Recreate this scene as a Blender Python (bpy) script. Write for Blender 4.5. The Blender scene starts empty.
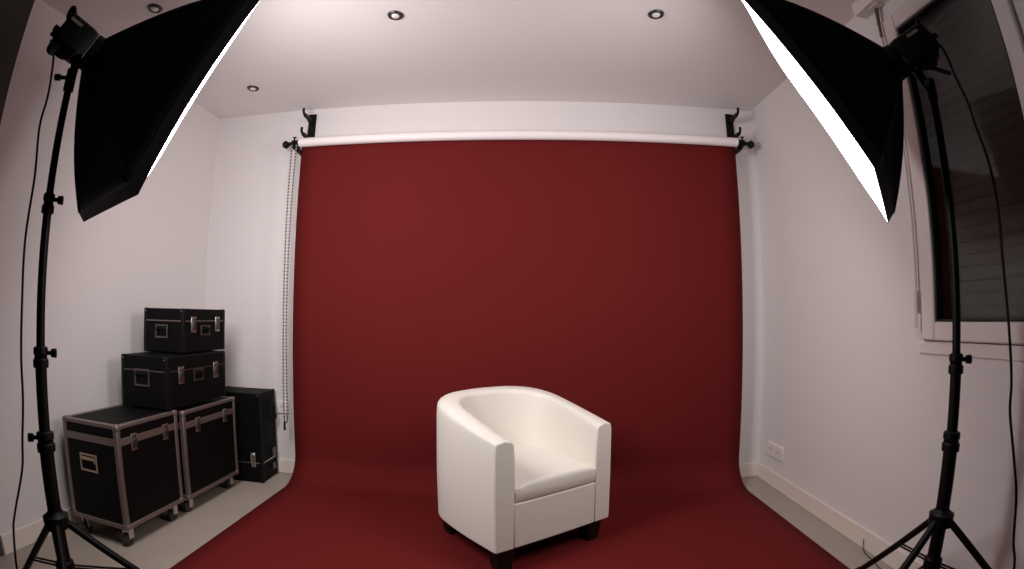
import bpy, bmesh, math, random
from mathutils import Vector, Matrix
random.seed(7)
SC = bpy.context.scene
COL = SC.collection
PI = math.pi

EM_LEFT, EM_RIGHT = 23.0, 13.5
# ------------------------------------------------------------------ materials
def mat(name, col, rough=.6, metal=0., emis=None, estr=0., bump=0., bscale=40., var=0., vscale=3., spec=.5, sheen=0., coat=0.):
    m = bpy.data.materials.new(name); m.use_nodes = True
    nt = m.node_tree; b = nt.nodes['Principled BSDF']
    b.inputs['Roughness'].default_value = rough
    b.inputs['Metallic'].default_value = metal
    b.inputs['Specular IOR Level'].default_value = spec
    b.inputs['Coat Weight'].default_value = coat
    b.inputs['Sheen Weight'].default_value = sheen
    c = (*col, 1)
    b.inputs['Base Color'].default_value = c
    tc = nt.nodes.new('ShaderNodeTexCoord')
    if var:
        n = nt.nodes.new('ShaderNodeTexNoise'); n.inputs['Scale'].default_value = vscale; n.inputs['Detail'].default_value = 4
        nt.links.new(tc.outputs['Object'], n.inputs['Vector'])
        mx = nt.nodes.new('ShaderNodeMix'); mx.data_type = 'RGBA'
        mx.inputs['A'].default_value = tuple(max(0, x*(1-var)) for x in col)+(1,)
        mx.inputs['B'].default_value = tuple(min(1, x*(1+var)) for x in col)+(1,)
        nt.links.new(n.outputs['Fac'], mx.inputs['Factor'])
        nt.links.new(mx.outputs['Result'], b.inputs['Base Color'])
    if bump:
        n = nt.nodes.new('ShaderNodeTexNoise'); n.inputs['Scale'].default_value = bscale; n.inputs['Detail'].default_value = 5
        nt.links.new(tc.outputs['Object'], n.inputs['Vector'])
        bp = nt.nodes.new('ShaderNodeBump'); bp.inputs['Strength'].default_value = bump; bp.inputs['Distance'].default_value = .01
        nt.links.new(n.outputs['Fac'], bp.inputs['Height']); nt.links.new(bp.outputs['Normal'], b.inputs['Normal'])
    if emis:
        b.inputs['Emission Color'].default_value = (*emis, 1); b.inputs['Emission Strength'].default_value = estr
    return m

M = dict(
    wall=mat('wall_paint', (.74, .70, .695), .75, bump=.06, bscale=90, var=.02, vscale=1.5),
    ceil=mat('ceiling_paint', (.78, .735, .735), .8, bump=.04, bscale=90),
    floor=mat('floor_screed', (.36, .31, .262), .5, bump=.03, bscale=20, var=.08, vscale=4),
    base=mat('skirting_paint', (.78, .70, .63), .35),
    paper=mat('red_paper', (.128, .0115, .0115), .8, bump=.05, bscale=6, var=.05, vscale=2.2, spec=.08),
    tube=mat('white_card_tube', (.86, .80, .80), .55),
    black=mat('black_plastic', (.003, .003, .0035), .5, spec=.2),
    blackm=mat('black_metal', (.003, .003, .003), .45, spec=.22),
    fabric=mat('black_nylon', (.0025, .0025, .003), .7, bump=.15, bscale=14, spec=.12),
    lip=mat('black_nylon_lip', (.006, .005, .007), .6, bump=.2, bscale=20, spec=.25),
    diff=mat('left_diffuser', (.9, .9, .9), .8, emis=(1.0, .945, .935), estr=EM_LEFT),
    diffr=mat('right_diffuser', (.9, .9, .9), .8, emis=(1.0, .945, .935), estr=EM_RIGHT),
    leather=mat('cream_leather', (.80, .765, .70), .42, bump=.10, bscale=9, var=.02, vscale=5, spec=.45),
    legw=mat('dark_wood', (.006, .004, .004), .5, spec=.3),
    alu=mat('aluminium_edge', (.23, .18, .165), .42, metal=.65),
    chrome=mat('chrome', (.62, .60, .58), .28, metal=.95),
    steel=mat('dark_steel', (.16, .14, .135), .35, metal=.9),
    caseb=mat('case_black', (.003, .0027, .003), .6, bump=.12, bscale=120, spec=.12),
    hand=mat('handle_dish', (.50, .36, .27), .38, metal=.7),
    rubber=mat('rubber', (.02, .02, .02), .7),
    pvc=mat('white_pvc', (.76, .69, .68), .35),
    gasket=mat('gasket', (.012, .012, .012), .6),
    slat=mat('shutter_slat', (.13, .125, .12), .6, var=.05),
    socket=mat('socket_white', (.80, .75, .74), .3),
    hole=mat('socket_hole', (.04, .035, .035), .6),
    bead=mat('bead', (.42, .38, .37), .4),
    ring=mat('spot_ring', (.06, .05, .05), .3, metal=.6),
    bulb=mat('spot_glass', (.80, .78, .76), .2),
    rod=mat('crank_rod', (.60, .54, .52), .35),
    tag=mat('name_tag', (.22, .17, .14), .5),
    edge_shade=mat('painted_shade_wall', (.05, .045, .045), .8),  # near walls and ceiling coloured dark for shade at the edges and less bounce
)
g = bpy.data.materials.new('window_glass'); g.use_nodes = True
gb = g.node_tree.nodes['Principled BSDF']; gb.inputs['Transmission Weight'].default_value = 1; gb.inputs['Roughness'].default_value = .02
gb.inputs['IOR'].default_value = 1.2; gb.inputs['Base Color'].default_value = (.92, .95, .94, 1)
M['glass'] = g

# ------------------------------------------------------------------ helpers
def build(name, bm, m, parent=None, smooth=None, bevel=0, seg=2):
    bmesh.ops.recalc_face_normals(bm, faces=bm.faces)
    me = bpy.data.meshes.new(name); bm.to_mesh(me); bm.free()
    if smooth:
        for p in me.polygons: p.use_smooth = True
        me.set_sharp_from_angle(angle=math.radians(smooth))
    o = bpy.data.objects.new(name, me); COL.objects.link(o)
    if m: me.materials.append(M[m] if isinstance(m, str) else m)
    if bevel:
        b = o.modifiers.new('bevel', 'BEVEL'); b.width = bevel; b.segments = seg; b.limit_method = 'ANGLE'; b.angle_limit = math.radians(40)
        if not smooth:
            for p in me.polygons: p.use_smooth = True
            me.set_sharp_from_angle(angle=math.radians(50))
    if parent: o.parent = parent
    return o
def tag(o, label, cat, group=None):
    o['label'] = label; o['category'] = cat
    if group: o['group'] = group
    return o
def thing(name, label, cat, loc=(0, 0, 0), rz=0, group=None):
    o = bpy.data.objects.new(name, None); COL.objects.link(o); o.empty_display_size = .05
    o.location = loc; o.rotation_euler = (0, 0, rz)
    return tag(o, label, cat, group)
def structure(o): o['kind'] = 'structure'; return o
def box(bm, x0, x1, y0, y1, z0, z1, mtx=None):
    v = [Vector((x, y, z)) for z in (z0, z1) for y in (y0, y1) for x in (x0, x1)]
    if mtx: v = [mtx @ q for q in v]
    v = [bm.verts.new(q) for q in v]
    for f in ((0, 2, 3, 1), (4, 5, 7, 6), (0, 1, 5, 4), (2, 6, 7, 3), (0, 4, 6, 2), (1, 3, 7, 5)):
        bm.faces.new([v[i] for i in f])
    return bm
def B(*a, mtx=None): return box(bmesh.new(), *a, mtx=mtx)
def basis(d, up=Vector((0, 0, 1))):
    d = d.normalized()
    if abs(d.dot(up)) > .98: up = Vector((1, 0, 0))
    a = d.cross(up).normalized(); return a, d.cross(a).normalized()
def cyl(bm, p0, p1, r0, r1=None, n=20):
    p0, p1 = Vector(p0), Vector(p1); r1 = r0 if r1 is None else r1
    a, b = basis(p1-p0); R = []
    for p, r in ((p0, r0), (p1, r1)):
        R.append([bm.verts.new(p+(a*math.cos(t)+b*math.sin(t))*r) for t in [2*PI*i/n for i in range(n)]])
    for i in range(n): bm.faces.new((R[0][i], R[0][(i+1) % n], R[1][(i+1) % n], R[1][i]))
    bm.faces.new(R[0][::-1]); bm.faces.new(R[1]); return bm
def tube(bm, pts, r, n=8, closed=False):
    pts = [Vector(p) for p in pts]; R = []; a = None; L = len(pts)
    for i, p in enumerate(pts):
        d = (pts[(i+1) % L]-pts[i-1]) if closed else (pts[min(i+1, L-1)]-pts[max(i-1, 0)])
        d.normalize()
        if a is None: a = basis(d)[0]
        a = (a-d*a.dot(d)).normalized(); b = d.cross(a)
        R.append([bm.verts.new(p+(a*math.cos(t)+b*math.sin(t))*r) for t in [2*PI*k/n for k in range(n)]])
    for i in range(L if closed else L-1):
        P, Q = R[i], R[(i+1) % L]
        for k in range(n): bm.faces.new((P[k], P[(k+1) % n], Q[(k+1) % n], Q[k]))
    if not closed: bm.faces.new(R[0][::-1]); bm.faces.new(R[-1])
    return bm
def smoothpath(pts, sub=8):
    P = [Vector(p) for p in pts]; out = []
    for i in range(len(P)-1):
        a, b, c, d = P[max(i-1, 0)], P[i], P[i+1], P[min(i+2, len(P)-1)]
        for k in range(sub):
            t = k/sub
            out.append(.5*((2*b)+(c-a)*t+(2*a-5*b+4*c-d)*t*t+(3*b-a-3*c+d)*t**3))
    return out+[P[-1]]
def ball(bm, c, r, n=10, sx=1, sy=1, sz=1):
    bmesh.ops.create_uvsphere(bm, u_segments=n, v_segments=max(6, n-2), radius=r, matrix=Matrix.Translation(c) @ Matrix.Diagonal((sx, sy, sz, 1)))
    return bm
def lathe(bm, prof, n=32, c=(0, 0, 0)):
    c = Vector(c); R = []
    for r, z in prof:
        R.append([bm.verts.new(c+Vector((r*math.cos(2*PI*i/n), r*math.sin(2*PI*i/n), z))) for i in range(n)])
    for a, b in zip(R[:-1], R[1:]):
        for i in range(n): bm.faces.new((a[i], a[(i+1) % n], b[(i+1) % n], b[i]))
    bm.faces.new(R[0][::-1]); bm.faces.new(R[-1])
    return bm
def copy_tree(o, parent=None):
    c = o.copy(); COL.objects.link(c); c.parent = parent
    for ch in list(o.children): copy_tree(ch, c)
    return c

# ------------------------------------------------------------------ room
D, XL, XR, H, YF = 2.889, -2.108, 1.517, 2.374, -3.2
T = .12
structure(build('floor', B(XL-T, XR+T, YF-T, D+T, -.1, 0), 'floor'))
structure(build('ceiling', B(XL-T, XR+T, .9, D+T, H, H+.1), 'ceil'))
structure(build('ceiling', B(XL-T, XR+T, YF-T, .9, H, H+.1), 'edge_shade'))  # unseen near ceiling, coloured dark to cut bounced light
structure(build('wall_back', B(XL-T, XR+T, D, D+T, 0, H), 'wall'))
structure(build('wall_left', B(XL-T, XL, 1.235, D, 0, H), 'wall'))
structure(build('wall_left', B(XL-T, XL, YF, 1.235, 0, H), 'edge_shade'))  # dark strip at this edge, dark colour also standing in for shade
structure(build('wall_front', B(XL-T, XR+T, YF-T, YF, 0, H), 'edge_shade'))  # coloured dark so less light bounces from behind the camera
WY0, WY1, WZ0, WZ1 = .885, 1.515, .93, 2.235       # window opening in the right wall
bm = bmesh.new()
box(bm, XR, XR+T, .78, WY0, 0, H); box(bm, XR, XR+T, WY1, D, 0, H)
box(bm, XR, XR+T, WY0, WY1, 0, WZ0); box(bm, XR, XR+T, WY0, WY1, WZ1, H)
structure(build('wall_right', bm, 'wall'))
structure(build('wall_right', B(XR, XR+T, YF, .78, 0, H), 'edge_shade'))  # dark colour stands in for shade on the near wall
BH = .092
def skirt(name, x0, x1, y0, y1):
    structure(build(name, B(x0, x1, y0, y1, 0, BH), 'base', bevel=.004))
skirt('baseboard_back', XL, XR, D-.012, D)
skirt('baseboard_left', XL, XL+.012, 1.236, D-.013)
skirt('baseboard_right', XR-.012, XR, .781, D-.013)

# window
win = bpy.data.objects.new('window_1', None); COL.objects.link(win); win.location = (XR, (WY0+WY1)/2, WZ0); structure(win)
wl = Vector(win.location)
def wpart(name, bm, m, **k):
    bmesh.ops.translate(bm, verts=bm.verts, vec=-wl); return build(name, bm, m, win, **k)
def ringbox(bm, x0, x1, y0, y1, z0, z1, w):
    box(bm, x0, x1, y0, y0+w, z0, z1); box(bm, x0, x1, y1-w, y1, z0, z1)
    box(bm, x0, x1, y0+w, y1-w, z0, z0+w); box(bm, x0, x1, y0+w, y1-w, z1-w, z1)
bm = bmesh.new(); ringbox(bm, XR+.02, XR+.075, WY0, WY1, WZ0, WZ1, .03); wpart('fixed_frame', bm, 'pvc')
bm = bmesh.new(); ringbox(bm, XR-.022, XR+.03, WY0+.004, WY1-.004, WZ0+.006, WZ1-.004, .068); wpart('casement_frame', bm, 'pvc', bevel=.007)
bm = bmesh.new(); ringbox(bm, XR-.012, XR+.024, WY0+.068, WY1-.068, WZ0+.070, WZ1-.068, .012); wpart('gasket', bm, 'gasket')
wpart('pane', B(XR+.004, XR+.010, WY0+.078, WY1-.078, WZ0+.08, WZ1-.078), 'glass')
bm = bmesh.new(); z = WZ0+.03
while z < WZ1-.03:
    z1 = min(z+.047, WZ1-.03); xs = XR+.085
    v = []
    for y in (WY0+.03, WY1-.03):
        v.append([bm.verts.new((xs+dx, y, zz)) for dx, zz in ((0.001, z), (-.0012, z+.012), (-.0014, z+.03), (.0005, z1-.003), (.003, z1), (.018, z1), (.018, z))])
    for i in range(7): bm.faces.new((v[0][i], v[0][(i+1) % 7], v[1][(i+1) % 7], v[1][i]))
    bm.faces.new(v[0]); bm.faces.new(v[1][::-1]); z += .047
wpart('roller_shutter', bm, 'slat')
bm = bmesh.new()
for zz in (1.00, 2.12): cyl(bm, (XR-.018, WY1+.006, zz-.035), (XR-.018, WY1+.006, zz+.035), .008, n=12)
wpart('hinge', bm, 'pvc', smooth=40)
structure(build('trim_1', B(XR-.010, XR+.002, WY0-.03, WY1+.02, WZ0-.045, WZ0-.004), 'pvc', bevel=.003))

# shutter housing and crank
bx = thing('shutter_housing', 'pale box casing of the roller shutter under the ceiling above the window', 'shutter box', (XR, 1.25, 2.31))
o = build('casing', B(-.072, 0, -.40, .37, 0, H-2.31-.001), 'wall', bx, bevel=.003)
o = build('end_fitting', B(-.05, -.01, .23, .29, -.006, -.0005), 'pvc', bx)
cr = thing('shutter_crank', 'thin pale crank rod hanging beside the window frame', 'crank', (XR-.02, 1.537, .98))
bm = bmesh.new(); tube(bm, smoothpath([(-.012, -.025, 1.324), (-.006, -.01, 1.26), (0, 0, 1.15), (0, 0, .6), (0, 0, .13)]), .005, 8); build('rod', bm, 'rod', cr, smooth=60)
bm = bmesh.new(); cyl(bm, (0, 0, 0), (0, 0, .14), .009, n=12); build('grip', bm, 'rod', cr, smooth=40)
bm = bmesh.new(); cyl(bm, (-.010, -.022, 1.318), (-.006, -.01, 1.25), .010, .008, n=12); ball(bm, (-.006, -.01, 1.25), .010); cyl(bm, (-.006, -.01, 1.25), (0, 0, 1.19), .007, .007, n=12)
build('universal_joint', bm, 'steel', cr, smooth=40)

# sockets
def socket(loc, rot, n, label, w=.082):
    t = thing('wall_socket', label, 'socket', loc, rot)
    W = w*n
    build('face_plate', B(-W/2, W/2, -.010, 0, -.041, .041), 'socket', t, bevel=.004)
    for i in range(n):
        cx = -W/2+w*(i+.5)
        bm = bmesh.new(); cyl(bm, (cx, -.0108, 0), (cx, -.0095, 0), .021, n=24)
        r = build('socket_recess', bm, 'bead' if 0 else 'socket', t, smooth=40)
        bm = bmesh.new()
        for dx in (-.0095, .0095): cyl(bm, (cx+dx, -.0118, 0), (cx+dx, -.0100, 0), .0034, n=10)
        cyl(bm, (cx, -.0118, .011), (cx, -.0100, .011), .003, n=10)
        build('pin_holes', bm, 'hole', r)
socket((XR, 2.672, .223), -PI/2, 2, 'white double socket low on the right wall above the skirting', .095)
socket((-1.507, D, .435), 0, 1, 'white single socket on the back wall between the tall trunk and the bead chain', .085)

# ceiling spots
spots = [(-.567, 1.906, 'recessed ceiling spotlight with dark ring, left of the two above the backdrop'),
         (.601, 1.897, 'recessed ceiling spotlight with dark ring, right of the two above the backdrop'),
         (-1.612, 2.492, 'small recessed ceiling spotlight near the back left corner of the room'),
         (-1.632, 1.570, 'recessed ceiling spotlight just above the left softbox, at the top edge')]
sp0 = None
for x, y, lb in spots:
    if sp0 is None:
        sp0 = thing('ceiling_spotlight', lb, 'spotlight', (x, y, H), 0, 'recessed ceiling spotlights')
        bm = bmesh.new()
        prof = [(.026, .0), (.028, -.004), (.036, -.008), (.043, -.005), (.045, 0)]
        R = []
        lathe(bm, [(.021, -.001), (.023, -.006), (.030, -.009), (.035, -.006), (.037, -.0005)])
        build('trim_ring', bm, 'ring', sp0, smooth=40)
        bm = bmesh.new(); lathe(bm, [(.019, -.0062), (.016, -.0105), (.007, -.0125), (.002, -.0128)]); build('bulb', bm, 'bulb', sp0, smooth=60)
    else:
        c = copy_tree(sp0); c.location = (x, y, H); c['label'] = lb

# ------------------------------------------------------------------ backdrop
XC, RY, RZ = -.028, D-.123, 2.098
bd = thing('paper_backdrop', 'dark red seamless paper backdrop hanging from a white roll and sweeping onto the floor', 'backdrop', (XC, RY, 0))
bm = bmesh.new()
prof = [(.031, RZ), (.031, RZ-.02)]
prof += [(.031, RZ-.3*k) for k in range(1, 7)]
R0 = .17
cyy, czz = .031-R0, .0025+R0
for k in range(0, 15):
    a = PI/2*k/14; prof.append((cyy+R0*math.cos(a), czz-R0*math.sin(a)))
yend = .15-RY
for k in range(1, 9): prof.append((cyy+(yend-cyy)*k/8, .0025))
HW = 1.361; NX = 24; rows = []
for (y, z) in prof: rows.append([bm.verts.new((-HW+2*HW*i/NX, y, z)) for i in range(NX+1)])
for a, b in zip(rows[:-1], rows[1:]):
    for i in range(NX): bm.faces.new((a[i], a[i+1], b[i+1], b[i]))
o = build('paper_sheet', bm, 'paper', bd, smooth=60); s = o.modifiers.new('thick', 'SOLIDIFY'); s.thickness = .0012; s.offset = 0
bm = bmesh.new(); cyl(bm, (-1.363, 0, RZ), (1.363, 0, RZ), .0285, n=36); build('roll_tube', bm, 'tube', bd, smooth=40)

def hook_rack(sx, label):
    X = -1.372 if sx < 0 else 1.352
    t = thing('backdrop_bracket', label, 'bracket', (X, D, 0), 0, 'wall brackets of the backdrop roll')
    build('back_plate', B(-.026, .026, -.014, -.0005, 2.06, 2.335), 'black', t, bevel=.003)
    for zz in (2.315, 2.185):
        bm = bmesh.new()
        box(bm, -.009, .009, -.128, -.012, zz-.042, zz-.020)
        box(bm, -.008, .008, -.07, -.012, zz-.052, zz-.020)
        tube(bm, smoothpath([(0, -.110, zz-.030), (0, -.130, zz-.033), (0, -.148, zz-.022), (0, -.153, zz-.008), (0, -.150, zz+.004)], 4), .009, 8)
        build('hook', bm, 'black', t, bevel=.0015)
    # lower arm that carries the roll
    bm = bmesh.new(); q = -.052 if sx < 0 else .010
    box(bm, min(0, q)-.006, max(0, q)+.006, -.024, -.012, 2.045, 2.085)
    box(bm, q-.006, q+.006, -.112, -.012, 2.050, 2.073)
    cyl(bm, (q-.006, -.123, 2.078), (q+.006, -.123, 2.078), .024, n=18)
    build('roll_arm', bm, 'black', t, bevel=.0015)
    return t
hook_rack(-1, 'black three-hook wall bracket at the left end of the backdrop roll')
hook_rack(1, 'black three-hook wall bracket at the right end of the backdrop roll')
def expan(sx, label):
    t = thing('roll_holder', label, 'roll holder', (XC+sx*1.364, RY, RZ), 0, 'roll holders in the ends of the backdrop roll')
    bm = bmesh.new(); s = sx
    cyl(bm, (s*.001, 0, 0), (s*.018, 0, 0), .024, .020, n=20); cyl(bm, (s*.018, 0, 0), (s*.086, 0, -.006), .0135, .0125, n=16)
    cyl(bm, (s*.030, 0, 0), (s*.048, 0, 0), .020, n=20)
    build('spindle', bm, 'black', t, smooth=40)
    bm = bmesh.new(); cyl(bm, (s*.082, 0, -.006), (s*.095, 0, -.007), .019, .027, n=20); cyl(bm, (s*.095, 0, -.007), (s*.113, 0, -.008), .027, .017, n=20)
    build('end_knob', bm, 'black', t, smooth=40)
    bm = bmesh.new(); cyl(bm, (s*.038, 0, .018), (s*.038, 0, .034), .005, n=10); box(bm, s*.038-.012, s*.038+.012, -.004, .004, .034, .041)
    build('wing_screw', bm, 'black', t)
    bm = bmesh.new(); tube(bm, smoothpath([(s*.010, .0, -.018), (s*.002, .0, -.035), (-s*.004, .0, -.052)]), .008, 8); cyl(bm, (-s*.004, 0, -.048), (-s*.004, 0, -.066), .009, n=12)
    if sx > 0: tube(bm, [(s*.05, 0, -.01), (s*.02, 0, -.035), (0, 0, -.055)], .008, 8)
    build('clamp', bm, 'black', t, smooth=50)
expan(-1, 'black roll holder with chain wheel at the left end of the white roll')
expan(1, 'black roll holder with end knob at the right end of the white roll')

# bead chain
ch = thing('bead_chain', 'double grey bead chain hanging beside the left edge of the red backdrop', 'chain', (-1.423, RY-.01, 0))
for dx, z0 in ((-.013, .40), (.013, .40)):
    bm = bmesh.new(); z = 2.085; k = 0
    while z > z0:
        w = .006*math.sin(z*3+dx*100)
        bmesh.ops.create_icosphere(bm, subdivisions=1, radius=.0062, matrix=Matrix.Translation((dx*(1-.10*(2.085-z)/1.7)+w*.4, 0, z)))
        z -= .0205
    build('bead_strand', bm, 'hole', ch, smooth=60)
    bm = bmesh.new(); tube(bm, [(dx*(1-.10*(2.085-z)/1.7)+.006*math.sin(z*3+dx*100)*.4, 0, z) for z in [2.085-.04*i for i in range(43)]], .0034, 6)
    build('cord', bm, 'bead', ch, smooth=60)
bm = bmesh.new(); tube(bm, smoothpath([(-.009, 0, .41), (-.010, 0, .38), (.002, 0, .366), (.009, 0, .385), (.009, 0, .42)]), .003, 6); cyl(bm, (-.010, 0, .32), (-.010, 0, .372), .0075, .006, n=12)
build('chain_weight', bm, 'black', ch, smooth=50)

# ------------------------------------------------------------------ armchair
W, DP, ZB = .3070, .615, .103
arm = thing('armchair', 'cream leather tub armchair with dark legs standing on the red paper', 'armchair', (.155, 1.975, .0032), math.radians(35.6))
Y1 = .36
def outline(off, n=15):
    """half outline (x>=0) from front to back centre, inset by off"""
    w = W-off; d = DP-off*1.15; y1 = Y1-off*.9
    pts = [(w+.024*math.sin(PI/2*k/6), y1*k/6) for k in range(6)]; w += .024
    for k in range(n+1):
        a = PI/2*k/n; e = 2/2.7
        pts.append((w*math.cos(a)**e if k < n else 0., y1+(d-y1)*math.sin(a)**e))
    return pts
ho, hi = outline(0), outline(.088)
full = lambda h: h+[(-x, y) for x, y in h[-2::-1]]
O, I = full(ho), full(hi)
N = len(O)
def top_h(y): # height of the rim at depth y
    t = min(1, max(0, y/DP)); s = t*t*(3-2*t)
    return .556+.182*y
bm = bmesh.new(); S = []
for k in range(N):
    (ox, oy), (ix, iy) = O[k], I[k]
    h = top_h(oy); o = Vector((ox, oy, 0)); i = Vector((ix, iy, 0)); r = .013+.015*min(1, oy/.3)
    tn = (i-o); L = tn.length; tn.normalize()
    puff = .004
    sec = [(0, ZB), (-.001, ZB+.03), (-puff, .32), (-puff*.5, h-.06), (0, h-r)]
    sec += [(r-r*math.cos(a), h-r+r*math.sin(a)) for a in (PI/8, PI/4, 3*PI/8, PI/2)]
    sec += [(L*.5, h+.006)]
    r2 = .026
    sec += [(L-r2+r2*math.sin(a), h-r2+r2*math.cos(a)) for a in (0, PI/8, PI/4, 3*PI/8, PI/2)]
    sec += [(L+.004, h-.09), (L+.006, .375), (L, .25), (L, ZB)]
    S.append([bm.verts.new(o+tn*u+Vector((0, 0, z))) for u, z in sec])
for a, b in zip(S[:-1], S[1:]):
    n = len(a)
    for j in range(n): bm.faces.new((a[j], a[(j+1) % n], b[(j+1) % n], b[j]))
bm.faces.new(S[0]); bm.faces.new(S[-1][::-1])
build('shell', bm, 'leather', arm, smooth=55, bevel=.006, seg=3)
# front apron
build('front_panel', B(-W+.0885, W-.0885, .002, .06, ZB, .296), 'leather', arm, bevel=.006, seg=3)
# underside
bm = bmesh.new(); vs = [bm.verts.new((x*.97, .02+y*.95, ZB-.004)) for x, y in O]; vt = [bm.verts.new((x*.97, .02+y*.95, ZB+.01)) for x, y in O]
bm.faces.new(vs); bm.faces.new(vt[::-1])
for k in range(N): bm.faces.new((vs[k], vs[(k+1) % N], vt[(k+1) % N], vt[k]))
build('underside', bm, 'legw', arm)
# seat cushion
bm = bmesh.new(); nx, ny = 22, 20
def cush(u, v, top):
    # u -1..1 across, v 0..1 depth ; footprint follows the inner outline
    y = .004+v*(DP-.11-.004)
    wi = W-.092+.024*math.sin(PI/2*min(1, y/(Y1-.08)))
    y2 = Y1-.088*.9
    if y > y2:
        q = min(1, (y-y2)/(DP-.088*1.15-y2)); wi = (W-.068)*max(.02, (1-q**2.7))**(1/2.7)
    x = u*wi
    if not top: return Vector((x, y, .298))
    eu = 1-abs(u)**6; fr = min(1, v/.07); e = math.sin(fr*PI/2)**.5 if fr < 1 else 1
    zt = .377+.018*(1-u*u)*(.4+.6*min(1, v*2))+.008*(1-(2*v-1)**2)
    # puckers at the front corners
    pk = .005*math.exp(-((abs(u)-.93)/.08)**2)*math.sin(v*60+u*9)*math.exp(-v*7)
    z = zt-.010*(1-e)-.010*(1-max(0, eu))+pk
    return Vector((x, y-.004*(1-abs(u)**4)*(1-min(1, v*12)), z))
G = [[bm.verts.new(cush(-1+2*i/nx, (j/ny)**1.4, True)) for i in range(nx+1)] for j in range(ny+1)]
for j in range(ny):
    for i in range(nx): bm.faces.new((G[j][i], G[j][i+1], G[j+1][i+1], G[j+1][i]))
# front face of the cushion, rounded, with bottom
F = [G[0]]
for zf, yo in ((.358, -.002), (.338, -.004), (.312, -.002), (.300, .005)):
    F.append([bm.verts.new((v.co.x*.998, v.co.y+yo+.0015*math.sin(i*2.1+zf*200)*(abs(i-nx/2)/(nx/2))**4, zf)) for i, v in enumerate(G[0])])
for a, b in zip(F[:-1], F[1:]):
    for i in range(nx): bm.faces.new((a[i], b[i], b[i+1], a[i+1]))
build('seat_cushion', bm, 'leather', arm, smooth=70)
# seam lines on the arm fronts
for s in (-1, 1):
    bm = bmesh.new(); tube(bm, [(s*(W-.003), .001, z) for z in (ZB+.01, .3, .50, .535)], .0024, 6)
    build('piping', bm, 'leather', arm, smooth=60)
for lx, ly in ((-.245, .055), (.240, .060), (-.245, .475), (.245, .475)):
    bm = bmesh.new(); q = []
    for z, r in ((0, .030), (ZB-.003, .043)):
        q.append([bm.verts.new((lx+dx*r, ly+dy*r, z)) for dx, dy in ((-1, -1), (1, -1), (1, 1), (-1, 1))])
    for i in range(4): bm.faces.new((q[0][i], q[0][(i+1) % 4], q[1][(i+1) % 4], q[1][i]))
    bm.faces.new(q[0][::-1]); bm.faces.new(q[1])
    build('leg', bm, 'legw', arm, bevel=.003)

# ------------------------------------------------------------------ cases
def latch(parent, x, y, z, m='chrome', s=1.):
    """butterfly latch on a +x face"""
    bm = bmesh.new(); box(bm, x, x+.004, y-.019*s, y+.019*s, z-.040*s, z+.034*s)
    p = build('latch', bm, m, parent, bevel=.0015)
    bm = bmesh.new(); box(bm, x+.004, x+.010, y-.012*s, y+.012*s, z-.030*s, z+.004*s); cyl(bm, (x+.004, y, z+.006*s), (x+.013, y, z+.006*s), .010*s, n=14)
    box(bm, x+.004, x+.009, y-.010*s, y+.010*s, z+.010*s, z+.026*s)
    build('latch_hook', bm, 'steel', p, bevel=.001)
def dish(parent, axis, x, y, z, w, h, m, grip='steel'):
    """framed recessed handle; axis 'x' = +x face, 'y' = -y face"""
    def pt(bm, a0, a1, d0, d1, z0, z1):
        if axis == 'y': box(bm, x+a0, x+a1, y-d1, y-d0, z+z0, z+z1)
        else: box(bm, x+d0, x+d1, y+a0, y+a1, z+z0, z+z1)
    bm = bmesh.new(); t = .009
    pt(bm, -w/2, w/2, 0, .004, h/2-t, h/2); pt(bm, -w/2, w/2, 0, .004, -h/2, -h/2+t)
    pt(bm, -w/2, -w/2+t, 0, .004, -h/2+t, h/2-t); pt(bm, w/2-t, w/2, 0, .004, -h/2+t, h/2-t)
    d = build('handle_plate', bm, m, parent, bevel=.001)
    bm = bmesh.new()
    pt(bm, -w/2+t, w/2-t, .004, .012, h/2-t-.020*h/.09, h/2-t-.004)
    pt(bm, -w/2+t, -w/2+t+.006, .003, .009, -.0, h/2-t-.004); pt(bm, w/2-t-.006, w/2-t, .003, .009, 0, h/2-t-.004)
    build('grip', bm, grip, d, bevel=.002)
def corner(parent, x, y, z, m, r=.017, sx=1, sy=1, sz=1):
    bm = bmesh.new()
    e = r*1.5
    a = (x-sx*e, x+sx*.003); b = (y-sy*e, y+sy*.003); c = (z-sz*e, z+sz*.003)
    box(bm, min(a), max(a), min(b), max(b), min(c), max(c))
    return build('corner_cap', bm, m, parent, bevel=r*.55, seg=3)
def caster(parent, x, y, h):
    bm = bmesh.new(); box(bm, x-.024, x+.024, y-.024, y+.024, h-.005, h)
    box(bm, x-.020, x-.015, y-.016, y+.016, h-.055, h-.005); box(bm, x+.015, x+.020, y-.016, y+.016, h-.055, h-.005)
    p = build('caster', bm, 'chrome', parent, bevel=.001)
    bm = bmesh.new(); cyl(bm, (x-.013, y-.010, .0295), (x+.013, y-.010, .0295), .029, n=24); build('wheel', bm, 'rubber', p, smooth=40, bevel=.003)
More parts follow.
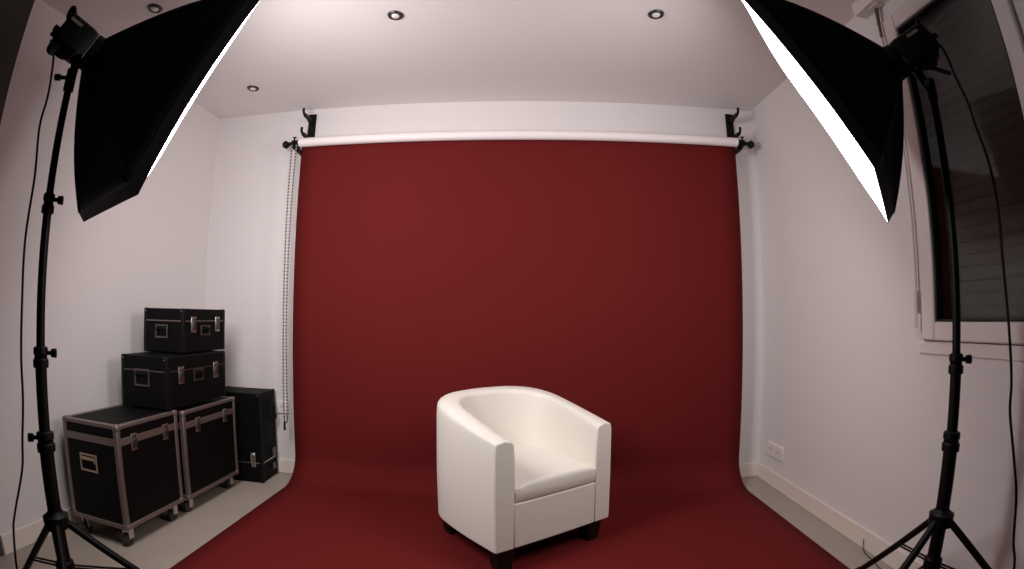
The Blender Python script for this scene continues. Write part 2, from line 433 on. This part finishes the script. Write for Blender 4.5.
def flight_case(label, x0, x1, y0, y1, z0, z1, rz=0.):
    cx, cy = (x0+x1)/2, (y0+y1)/2; a, b = (x1-x0)/2, (y1-y0)/2
    t = thing('flight_case', label, 'flight case', (cx, cy, 0), rz)
    e = .024; k = .003; zs = z1-.075
    build('panel_body', B(-a+k, a-k, -b+k, b-k, z0+k, zs-.002), 'caseb', t)
    build('lid_panel', B(-a+k, a-k, -b+k, b-k, zs+.002, z1-k), 'caseb', t)
    bm = bmesh.new()
    def lstrip(p, q, r):   # p,q ends along an axis
        box(bm, *[c for pr in zip([min(u, v)-w for u, v, w in zip(p, q, r)], [max(u, v)+w for u, v, w in zip(p, q, r)]) for c in pr])
    for sx in (-1, 1):
        for sy in (-1, 1):
            X, Y = sx*a, sy*b
            box(bm, min(X, X-sx*e), max(X, X-sx*e), min(Y, Y-sy*e), max(Y, Y-sy*e), z0, z1)
    for zz0, zz1 in ((z0, z0+e), (z1-e*.8, z1)):
        for s in (-1, 1):
            X = s*a; box(bm, min(X, X-s*e), max(X, X-s*e), -b+e, b-e, zz0, zz1)
            Y = s*b; box(bm, -a+e, a-e, min(Y, Y-s*e), max(Y, Y-s*e), zz0, zz1)
    build('edge_profile', bm, 'alu', t, bevel=.004)
    bm = bmesh.new()
    for s in (-1, 1):
        X = s*a; box(bm, min(X, X-s*.004)+s*.0005, max(X, X-s*.004)+s*.0005, -b+e, b-e, zs-.016, zs+.016)
        Y = s*b; box(bm, -a+e, a-e, min(Y, Y-s*.004)+s*.0005, max(Y, Y-s*.004)+s*.0005, zs-.016, zs+.016)
    build('lid_profile', bm, 'alu', t, bevel=.0015)
    for sx in (-1, 1):
        for sy in (-1, 1):
            for zz, sz in ((z0, -1), (z1, 1)): corner(t, sx*a, sy*b, zz, 'alu', .02, sx, sy, sz)
            caster(t, sx*(a-.045), sy*(b-.045), z0-.001)
    for yy in (-b*.52, b*.52): latch(t, a+.001, yy, zs-.008)
    dish(t, 'y', -.015, -b, z0+(z1-z0)*.60, .112, .080, 'hand', 'hand')
    dish(t, 'x', a, 0, z0+(z1-z0)*.0+.23, .0001, .0001, 'caseb') if 0 else None
    return t
flight_case('larger black wheeled flight case at the front, nearest the left light stand', -2.015, -1.655, 1.605, 2.025, .090, .555)
flight_case('black wheeled flight case behind the front one, beneath the stacked trunks', -2.010, -1.655, 2.068, 2.560, .080, .540)

def trunk(label, x0, x1, y0, y1, z0, z1, seam, strip, rz=0., caps='steel', lm='chrome'):
    cx, cy = (x0+x1)/2, (y0+y1)/2; a, b = (x1-x0)/2, (y1-y0)/2; h = z1-z0
    t = thing('equipment_trunk', label, 'trunk', (cx, cy, z0), rz)
    build('trunk_body', B(-a+.002, a-.002, -b+.002, b-.002, .001, seam-.001), 'caseb', t, bevel=.006)
    build('lid', B(-a+.001, a-.001, -b+.001, b-.001, seam+.001, h), 'caseb', t, bevel=.006)
    bm = bmesh.new(); s = .003
    box(bm, -a-.0015, a+.0015, -b-.0015, -b+.002, seam-s, seam+s); box(bm, -a-.0015, a+.0015, b-.002, b+.0015, seam-s, seam+s)
    box(bm, a-.002, a+.0015, -b+.002, b-.002, seam-s, seam+s); box(bm, -a-.0015, -a+.002, -b+.002, b-.002, seam-s, seam+s)
    build('seam_strip', bm, strip, t)
    w = .018; d = .0018
    for X in (-a, a):
        for Y in (-b, b):
            sx, sy = (1 if X > 0 else -1), (1 if Y > 0 else -1)
            build('edge_binding', B(min(X-sx*w, X+sx*d), max(X-sx*w, X+sx*d), min(Y-sy*w, Y+sy*d), max(Y-sy*w, Y+sy*d), .004, h-.004), 'black', t, bevel=.002)
    for sx in (-1, 1):
        for sy in (-1, 1):
            for zz, sz in ((.003, -1), (h-.001, 1)): corner(t, sx*a, sy*b, zz, 'black', .014, sx, sy, sz)
    for sx, sy in ((1, -1), (-1, -1), (1, 1)):
        bm = bmesh.new(); ball(bm, (sx*(a-.018), sy*(b-.018) if sy > 0 else -b-.004, h-.016) if 0 else (sx*(a-.014), -b-.004 if sy < 0 else b+.004, h-.014), .005, 8)
        build('rivet', bm, caps, t, smooth=60)
    return t, a, b, h
t, a, b, h = trunk('black latched trunk in the middle of the left stack, resting on the flight cases', -1.965, -1.660, 1.965, 2.467, .559, .815, .185, 'steel')
for yy in (-b*.58, b*.62): latch(t, a+.001, yy, .165, 'chrome', 1.15)
dish(t, 'x', a+.001, .0, .150, .085, .060, 'steel', 'black'); dish(t, 'y', -.01, -b-.001, .150, .10, .085, 'steel', 'black')
t, a, b, h = trunk('smaller black trunk with a light seam strip, topmost of the left stack', -1.970, -1.700, 2.143, 2.523, .819, 1.047, .165, 'alu')
for yy in (-b*.56, b*.60): latch(t, a+.001, yy, .150, 'chrome', 1.1)
dish(t, 'x', a+.001, .0, .115, .085, .055, 'steel', 'black'); dish(t, 'y', -.01, -b-.001, .11, .085, .070, 'steel', 'black')
t, a, b, h = trunk('tall black trunk standing on end on the floor beside the red backdrop', -1.885, -1.545, 2.640, 2.847, .001, .553, .125, 'chrome', math.radians(4))
t.rotation_euler.z = math.radians(3)
bm = bmesh.new(); box(bm, .095, .125, -b-.006, -b, .10, .19); q = build('latch', bm, 'chrome', t, bevel=.003)
bm = bmesh.new(); tube(bm, smoothpath([(.100, -b-.008, .115), (.098, -b-.010, .17), (.110, -b-.010, .185), (.122, -b-.010, .17), (.120, -b-.008, .115)]), .0035, 6); build('latch_hook', bm, 'chrome', q, smooth=60)
bm = bmesh.new(); tube(bm, smoothpath([(a+.002, b-.06, .50), (a+.022, b-.055, .46), (a+.018, b-.05, .42), (a+.030, b-.05, .39), (a+.004, b-.05, .36)]), .006, 8); build('carry_strap', bm, 'black', t, smooth=60)
build('strap_buckle', B(a, a+.012, b-.075, b-.035, .14, .19), 'steel', t, bevel=.002)
build('strap_buckle', B(a, a+.008, b-.075, b-.035, .05, .09), 'steel', t, bevel=.002)

# ------------------------------------------------------------------ light stands, heads, softboxes
def light_stand(label, x, y, azs, ph, hub, joints, knobs, ztop, knob_az):
    t = thing('light_stand', label, 'light stand', (x, y, 0), 0, 'tripod light stands')
    zs = [hub-.16]+joints+[ztop]; rs = [.0205, .0160, .0120, .0105]
    for i in range(len(zs)-1):
        bm = bmesh.new(); cyl(bm, (0, 0, zs[i]), (0, 0, zs[i+1]), rs[i], n=20); build('pole_section', bm, 'blackm', t, smooth=40)
    for i, z in enumerate(joints):
        r = rs[i]
        bm = bmesh.new(); lathe(bm, [(r+.001, z-.034), (r+.0055, z-.032), (r+.006, z-.012), (r+.002, z-.008), (r+.002, z), (r+.005, z+.004), (r+.004, z+.020), (rs[i+1]+.001, z+.024)], 20)
        c = build('collar', bm, 'black', t, smooth=40)
        if i in knobs:
            ka = knob_az+(PI if i == 0 else 0)
            d = Vector((math.cos(ka), math.sin(ka), 0)); bm = bmesh.new()
            cyl(bm, Vector((0, 0, z+.006))+d*r, Vector((0, 0, z+.006))+d*(r+.018), .006, n=10); cyl(bm, Vector((0, 0, z+.006))+d*(r+.014), Vector((0, 0, z+.006))+d*(r+.028), .0115, .013, n=12)
            build('knob', bm, 'black', c, smooth=40)
    bm = bmesh.new(); lathe(bm, [(.024, hub-.034), (.036, hub-.030), (.038, hub+.006), (.028, hub+.012), (.0215, hub+.020)], 24)
    build('upper_hub', bm, 'black', t, smooth=40)
    bm = bmesh.new(); lathe(bm, [(.022, hub-.175), (.028, hub-.170), (.028, hub-.135), (.022, hub-.130)], 24); build('lower_hub', bm, 'black', t, smooth=40)
    for az in azs:
        a = math.radians(az); p = math.radians(ph); d = Vector((math.cos(a)*math.sin(p), math.sin(a)*math.sin(p), -math.cos(p)))
        s = Vector((math.cos(a)*.024, math.sin(a)*.024, hub-.012)); L = (s.z-.012)/math.cos(p); e = s+d*L
        bm = bmesh.new(); cyl(bm, s, e, .0112, n=14); lg = build('leg', bm, 'blackm', t, smooth=40)
        bm = bmesh.new(); cyl(bm, e-d*.045, e+d*.002, .0150, .0160, n=14); build('rubber_foot', bm, 'rubber', lg, smooth=40)
        side = Vector((-math.sin(a), math.cos(a), 0)); m = s+d*L*.40; lo = Vector((math.cos(a)*.022, math.sin(a)*.022, hub-.152))
        for k in (-1, 1):
            bm = bmesh.new(); cyl(bm, m+side*k*.009, lo+side*k*.009, .0035, n=8); build('brace', bm, 'blackm', lg, smooth=40)
    return t
def frame(a, b, ro):
    n = Vector((math.cos(a)*math.cos(b), math.sin(a)*math.cos(b), math.sin(b)))
    t = n.cross(Vector((0, 0, 1))).normalized(); u = t.cross(n)
    return n, t*math.cos(ro)+u*math.sin(ro), u*math.cos(ro)-t*math.sin(ro)
def softbox(label, c, ang, w, h, d, bulge, pull, dm):
    n, t, u = frame(*ang); c = Vector(c); A = c-n*d; SINK = .024
    mtx = Matrix((t, u, n)).transposed().to_4x4(); mtx.translation = A
    th = thing('softbox', label, 'softbox'); th.matrix_world = mtx; 
    # local: x across, y up, z along the beam; face at z=d
    lip = .030; zf = d-lip
    def rim(s, k):      # s 0..4 around the rectangle, k = scale
        i = int(s) % 4; f = s-int(s)
        cs = [(-1, -1), (1, -1), (1, 1), (-1, 1)]; p, q = cs[i], cs[(i+1) % 4]
        x = (p[0]+(q[0]-p[0])*f)*w/2; y = (p[1]+(q[1]-p[1])*f)*h/2
        g = pull*4*f*(1-f)
        if i % 2: x -= math.copysign(g, x)
        return x, y
    NS = 48; r0 = .046; rows = []; bm = bmesh.new()
    for j in range(11):
        v = j/10; ring = []
        for k in range(NS):
            s = 4*k/NS; x1, y1 = [q*.958 for q in rim(s, 1)]
            i = int(s); f = s-i; al = -3*PI/4+PI/2*s
            x0, y0 = r0*math.cos(al), r0*math.sin(al)-SINK
            e = v; bow = math.sin(v*PI)*.055
            e2 = min(1, e+bow); sag = 1-.07*math.sin(v*PI)*4*f*(1-f)
            ring.append(bm.verts.new(((x0+(x1-x0)*e2)*sag, (y0+(y1-y0)*e2)*sag, zf*v)))
        rows.append(ring)
    for a, b in zip(rows[:-1], rows[1:]):
        for k in range(NS): bm.faces.new((a[k], a[(k+1) % NS], b[(k+1) % NS], b[k]))
    o = build('fabric_shell', bm, 'fabric', th, smooth=35); q = o.modifiers.new('thick', 'SOLIDIFY'); q.thickness = .003
    bm = bmesh.new(); R = []
    for zz, ks in ((zf-.003, .960), (zf+.003, .966), (d-.002, 1.0), (d, .993), (d-.006, .990)):
        R.append([bm.verts.new((rim(4*k/NS, 1)[0]*ks, rim(4*k/NS, 1)[1]*ks, zz)) for k in range(NS)])
    for a, b in zip(R[:-1], R[1:]):
        for k in range(NS): bm.faces.new((a[k], a[(k+1) % NS], b[(k+1) % NS], b[k]))
    o = build('front_lip', bm, 'lip', th, smooth=35)
    bm = bmesh.new(); G = []; nn = 20
    for j in range(nn+1):
        row = []
        for i in range(nn+1):
            a = -1+2*i/nn; b = -1+2*j/nn
            x = a*(w/2-pull*(1-b*b))*.992; y = b*h/2*.992
            row.append(bm.verts.new((x, y, d+bulge*(1-abs(a)**2.6)*(1-abs(b)**5.5))))
        G.append(row)
    for j in range(nn):
        for i in range(nn): bm.faces.new((G[j][i], G[j][i+1], G[j+1][i+1], G[j+1][i]))
    build('diffuser', bm, dm, th, smooth=80)
    bm = bmesh.new(); lathe(bm, [(.045, -.018), (.056, -.016), (.058, .004), (.050, .010)], 28, (0, -SINK, 0)); build('speed_ring', bm, 'black', th, smooth=40)
    for i in range(4):
        x1, y1 = [q*.958 for q in rim(i, 1)]; al = -3*PI/4+PI/2*i; pts = []
        for k in range(9):
            v = .02+.97*k/8; e2 = min(1, v+math.sin(v*PI)*.055); pts.append(((r0*math.cos(al)+(x1-r0*math.cos(al))*e2)*1.006, (r0*math.sin(al)+(y1+SINK-r0*math.sin(al))*e2-SINK)*1.006, zf*v))
        bm = bmesh.new(); tube(bm, pts, .0035, 6); build('rod_sleeve', bm, 'lip', th, smooth=60)
    return th, A-u*SINK, n, t, u
def flash_head(label, A, ang, sx, sy, ztop, L):
    n, t, u = frame(*ang)
    mtx = Matrix((t, u, n)).transposed().to_4x4(); mtx.translation = A-n*.019
    th = thing('flash_head', label, 'flash head', group='studio flash heads behind the softboxes'); th.matrix_world = mtx; inv = mtx.inverted()
    bm = bmesh.new(); P = [(-.045, -.050), (.045, -.050), (.050, -.032), (.050, .034), (.036, .048), (-.036, .048), (-.050, .034), (-.050, -.032)]
    R = [[bm.verts.new((x*s, y*s, z)) for x, y in P] for s, z in ((.92, -L), (1, -L+.012), (1, -.02), (.93, 0))]
    for a, b in zip(R[:-1], R[1:]):
        for i in range(8): bm.faces.new((a[i], a[(i+1) % 8], b[(i+1) % 8], b[i]))
    bm.faces.new(R[0][::-1]); bm.faces.new(R[-1]); build('housing', bm, 'black', th, bevel=.003)
    bm = bmesh.new(); tube(bm, smoothpath([(-.03, .042, -L+.01), (-.028, .060, -L-.006), (0, .066, -L-.010), (.028, .060, -L-.006), (.03, .042, -L+.01)]), .008, 8); build('carry_grip', bm, 'black', th, smooth=60)
    for dx, dy in ((-.025, -.015), (.022, -.02)):
        bm = bmesh.new(); cyl(bm, (dx, dy, -L), (dx, dy, -L-.016), .010, .009, n=14); build('dial', bm, 'black', th, smooth=40)
    build('name_plate', B(.0502, .0510, .016, .026, -.095, -.055), 'tag', th)
    build('name_plate', B(-.0510, -.0502, .016, .026, -.095, -.055), 'tag', th)
    bm = bmesh.new(); ball(bm, (.026, .0485, -.045), .005, 8); build('indicator_knob', bm, 'chrome', th, smooth=60)
    # swivel bracket down to the stand
    top = inv @ Vector((sx-.03*(sx > 0), sy+.012*(sx > 0), ztop)); bot = inv @ Vector((sx, sy, ztop-.075)); low = Vector((0, -.058, -.085))
    bm = bmesh.new(); tube(bm, smoothpath([low, low*.55+top*.45+Vector((0, -.01, 0)), top, bot]), .013, 12); ball(bm, top, .019, 12); cyl(bm, low+Vector((-.022, 0, 0)), low+Vector((.022, 0, 0)), .018, n=14)
    br = build('swivel_bracket', bm, 'black', th, smooth=50)
    bm = bmesh.new(); m = low*.3+top*.7; tube(bm, [m, m+t_loc(mtx, Vector((.05, -.02, -.012))), m+t_loc(mtx, Vector((.085, -.034, -.024)))], .007, 8); build('tilt_lever', bm, 'black', br, smooth=60)
    bm = bmesh.new(); cyl(bm, inv @ Vector((sx, sy, ztop-.10)), inv @ Vector((sx, sy, ztop-.035)), .0155, n=16); build('stand_socket', bm, 'black', br, smooth=40)
    bm = bmesh.new(); q = Vector((sx, sy, ztop-.06)); cyl(bm, inv @ q, inv @ (q+Vector((-.032, -.02, 0))), .006, n=10); cyl(bm, inv @ (q+Vector((-.028, -.018, 0))), inv @ (q+Vector((-.042, -.026, 0))), .010, n=10); build('socket_knob', bm, 'black', br, smooth=40)
    return th, mtx
def t_loc(mtx, v): return mtx.to_3x3().inverted() @ v

CAM = Vector((0, 0, 1.0491))
def sc(v, k): return CAM+(Vector(v)-CAM)*k
KL, KR = .84, .80
LS = (-1.248, .928); RS = (1.186, 1.054)
angL = (1.097, -.381, .007); angR = (2.429, -.444, -.128)
_, AL, nL, tL, uL = softbox('black softbox on the left stand, its lit face turned away toward the armchair', sc((-1.303, 1.432, 1.798), KL), angL, .632*KL, .930*KL, .336*KL, .042, .010, 'diff')
_, AR, nR, tR, uR = softbox('black softbox on the right stand, a bright slice of its white face showing', sc((1.147, 1.598, 1.839), KR), angR, .609*KR, .908*KR, .336*KR, .020, .005, 'diffr')
light_stand('black tripod light stand on the left, in front of the flight cases', LS[0], LS[1], (173, 46, 320), 46, .470, [.690, .915, 1.32], (0, 1, 2), 1.70, math.radians(42))
light_stand('black tripod light stand on the right, in front of the window', RS[0], RS[1], (75, 191, 303), 49, .468, [.690, .905], (1,), 1.70, math.radians(-30))
_, mL = flash_head('black studio flash head on the left stand behind the softbox', AL, angL, LS[0], LS[1], 1.735, .104)
_, mR = flash_head('black studio flash head on the right stand in front of the window', AR, angR, RS[0], RS[1], 1.745, .122)

def cable(label, pts, r=.0035, m='black'):
    P = smoothpath(pts, 8); o = P[-1].copy(); bm = bmesh.new(); tube(bm, [p-o for p in P], r, 8)
    c = build('power_cable', bm, m, None, smooth=60); c.location = o
    return tag(c, label, 'cable')
cable('thin black power cable hanging from the left flash head', [(-1.270, .838, 1.758), (-1.285, .870, 1.735), (-1.30, .892, 1.69), (-1.3, .898, 1.612), (-1.303, .894, 1.527), (-1.297, .903, 1.386), (-1.3, .898, 1.215), (-1.3, .9, 1.057), (-1.3, .898, .91), (-1.3, .898, .794), (-1.306, .889, .687), (-1.313, .88, .602), (-1.336, .844, .476), (-1.341, .836, .439), (-1.349, .823, .324), (-1.34, .80, .15), (-1.33, .74, .03), (-1.32, .60, .006), (-1.30, .2, .006)])
cable('black power cable looping down from the right flash head in front of the window', [(1.195, 1.02, 1.800), (1.215, 1.010, 1.813), (1.226, .999, 1.777), (1.234, .987, 1.69), (1.244, .974, 1.622), (1.251, .965, 1.538), (1.261, .951, 1.445), (1.267, .944, 1.333), (1.268, .944, 1.165), (1.274, .935, 1.0), (1.28, .926, .859), (1.281, .924, .77), (1.296, .904, .647), (1.307, .887, .556), (1.317, .873, .426), (1.328, .855, .342), (1.33, .84, .15), (1.32, .78, .03), (1.31, .6, .006), (1.30, .2, .006)], .0042)
cable('thin dark wire lying on the floor against the right skirting', [(1.497, 1.76, .05), (1.490, 1.745, .012), (1.478, 1.70, .004), (1.470, 1.64, .004), (1.452, 1.56, .004), (1.45, 1.40, .004), (1.46, 1.1, .004)], .0022, 'rubber')

# ------------------------------------------------------------------ camera and world
cam = bpy.data.cameras.new('camera'); co = bpy.data.objects.new('camera', cam); COL.objects.link(co)
yaw, pitch, roll = -.01985, .0587, .00443
F = Vector((math.sin(yaw)*math.cos(pitch), math.cos(yaw)*math.cos(pitch), math.sin(pitch)))
R = Vector((math.cos(yaw), -math.sin(yaw), 0)); U = R.cross(F)
R2 = R*math.cos(roll)+U*math.sin(roll); U2 = -R*math.sin(roll)+U*math.cos(roll)
mw = Matrix((R2, U2, -F)).transposed().to_4x4(); mw.translation = CAM; co.matrix_world = mw
cam.type = 'PANO'
cam.panorama_type = 'FISHEYE_LENS_POLYNOMIAL'
cam.sensor_fit = 'HORIZONTAL'; cam.sensor_width = 36; cam.sensor_height = 36*569/1024
cam.fisheye_fov = math.radians(180)
cam.fisheye_polynomial_k0 = 0
for i, k in enumerate((0.05830216156652437, -7.677847966745911e-07, -1.9336453339009177e-05, 4.6380347842233976e-07)):
    setattr(cam, 'fisheye_polynomial_k%d' % (i+1), -k)
cam.clip_start = .02
SC.camera = co
w = bpy.data.worlds.new('world'); SC.world = w; w.use_nodes = True
w.node_tree.nodes['Background'].inputs[0].default_value = (0, 0, 0, 1)
SC.view_settings.view_transform = 'Standard'; SC.view_settings.look = 'None'
SC.view_settings.exposure = 0; SC.view_settings.gamma = 1; SC.view_settings.use_curve_mapping = False
SC.cycles.use_denoising = True
SC.cycles.max_bounces = 10; SC.cycles.diffuse_bounces = 7
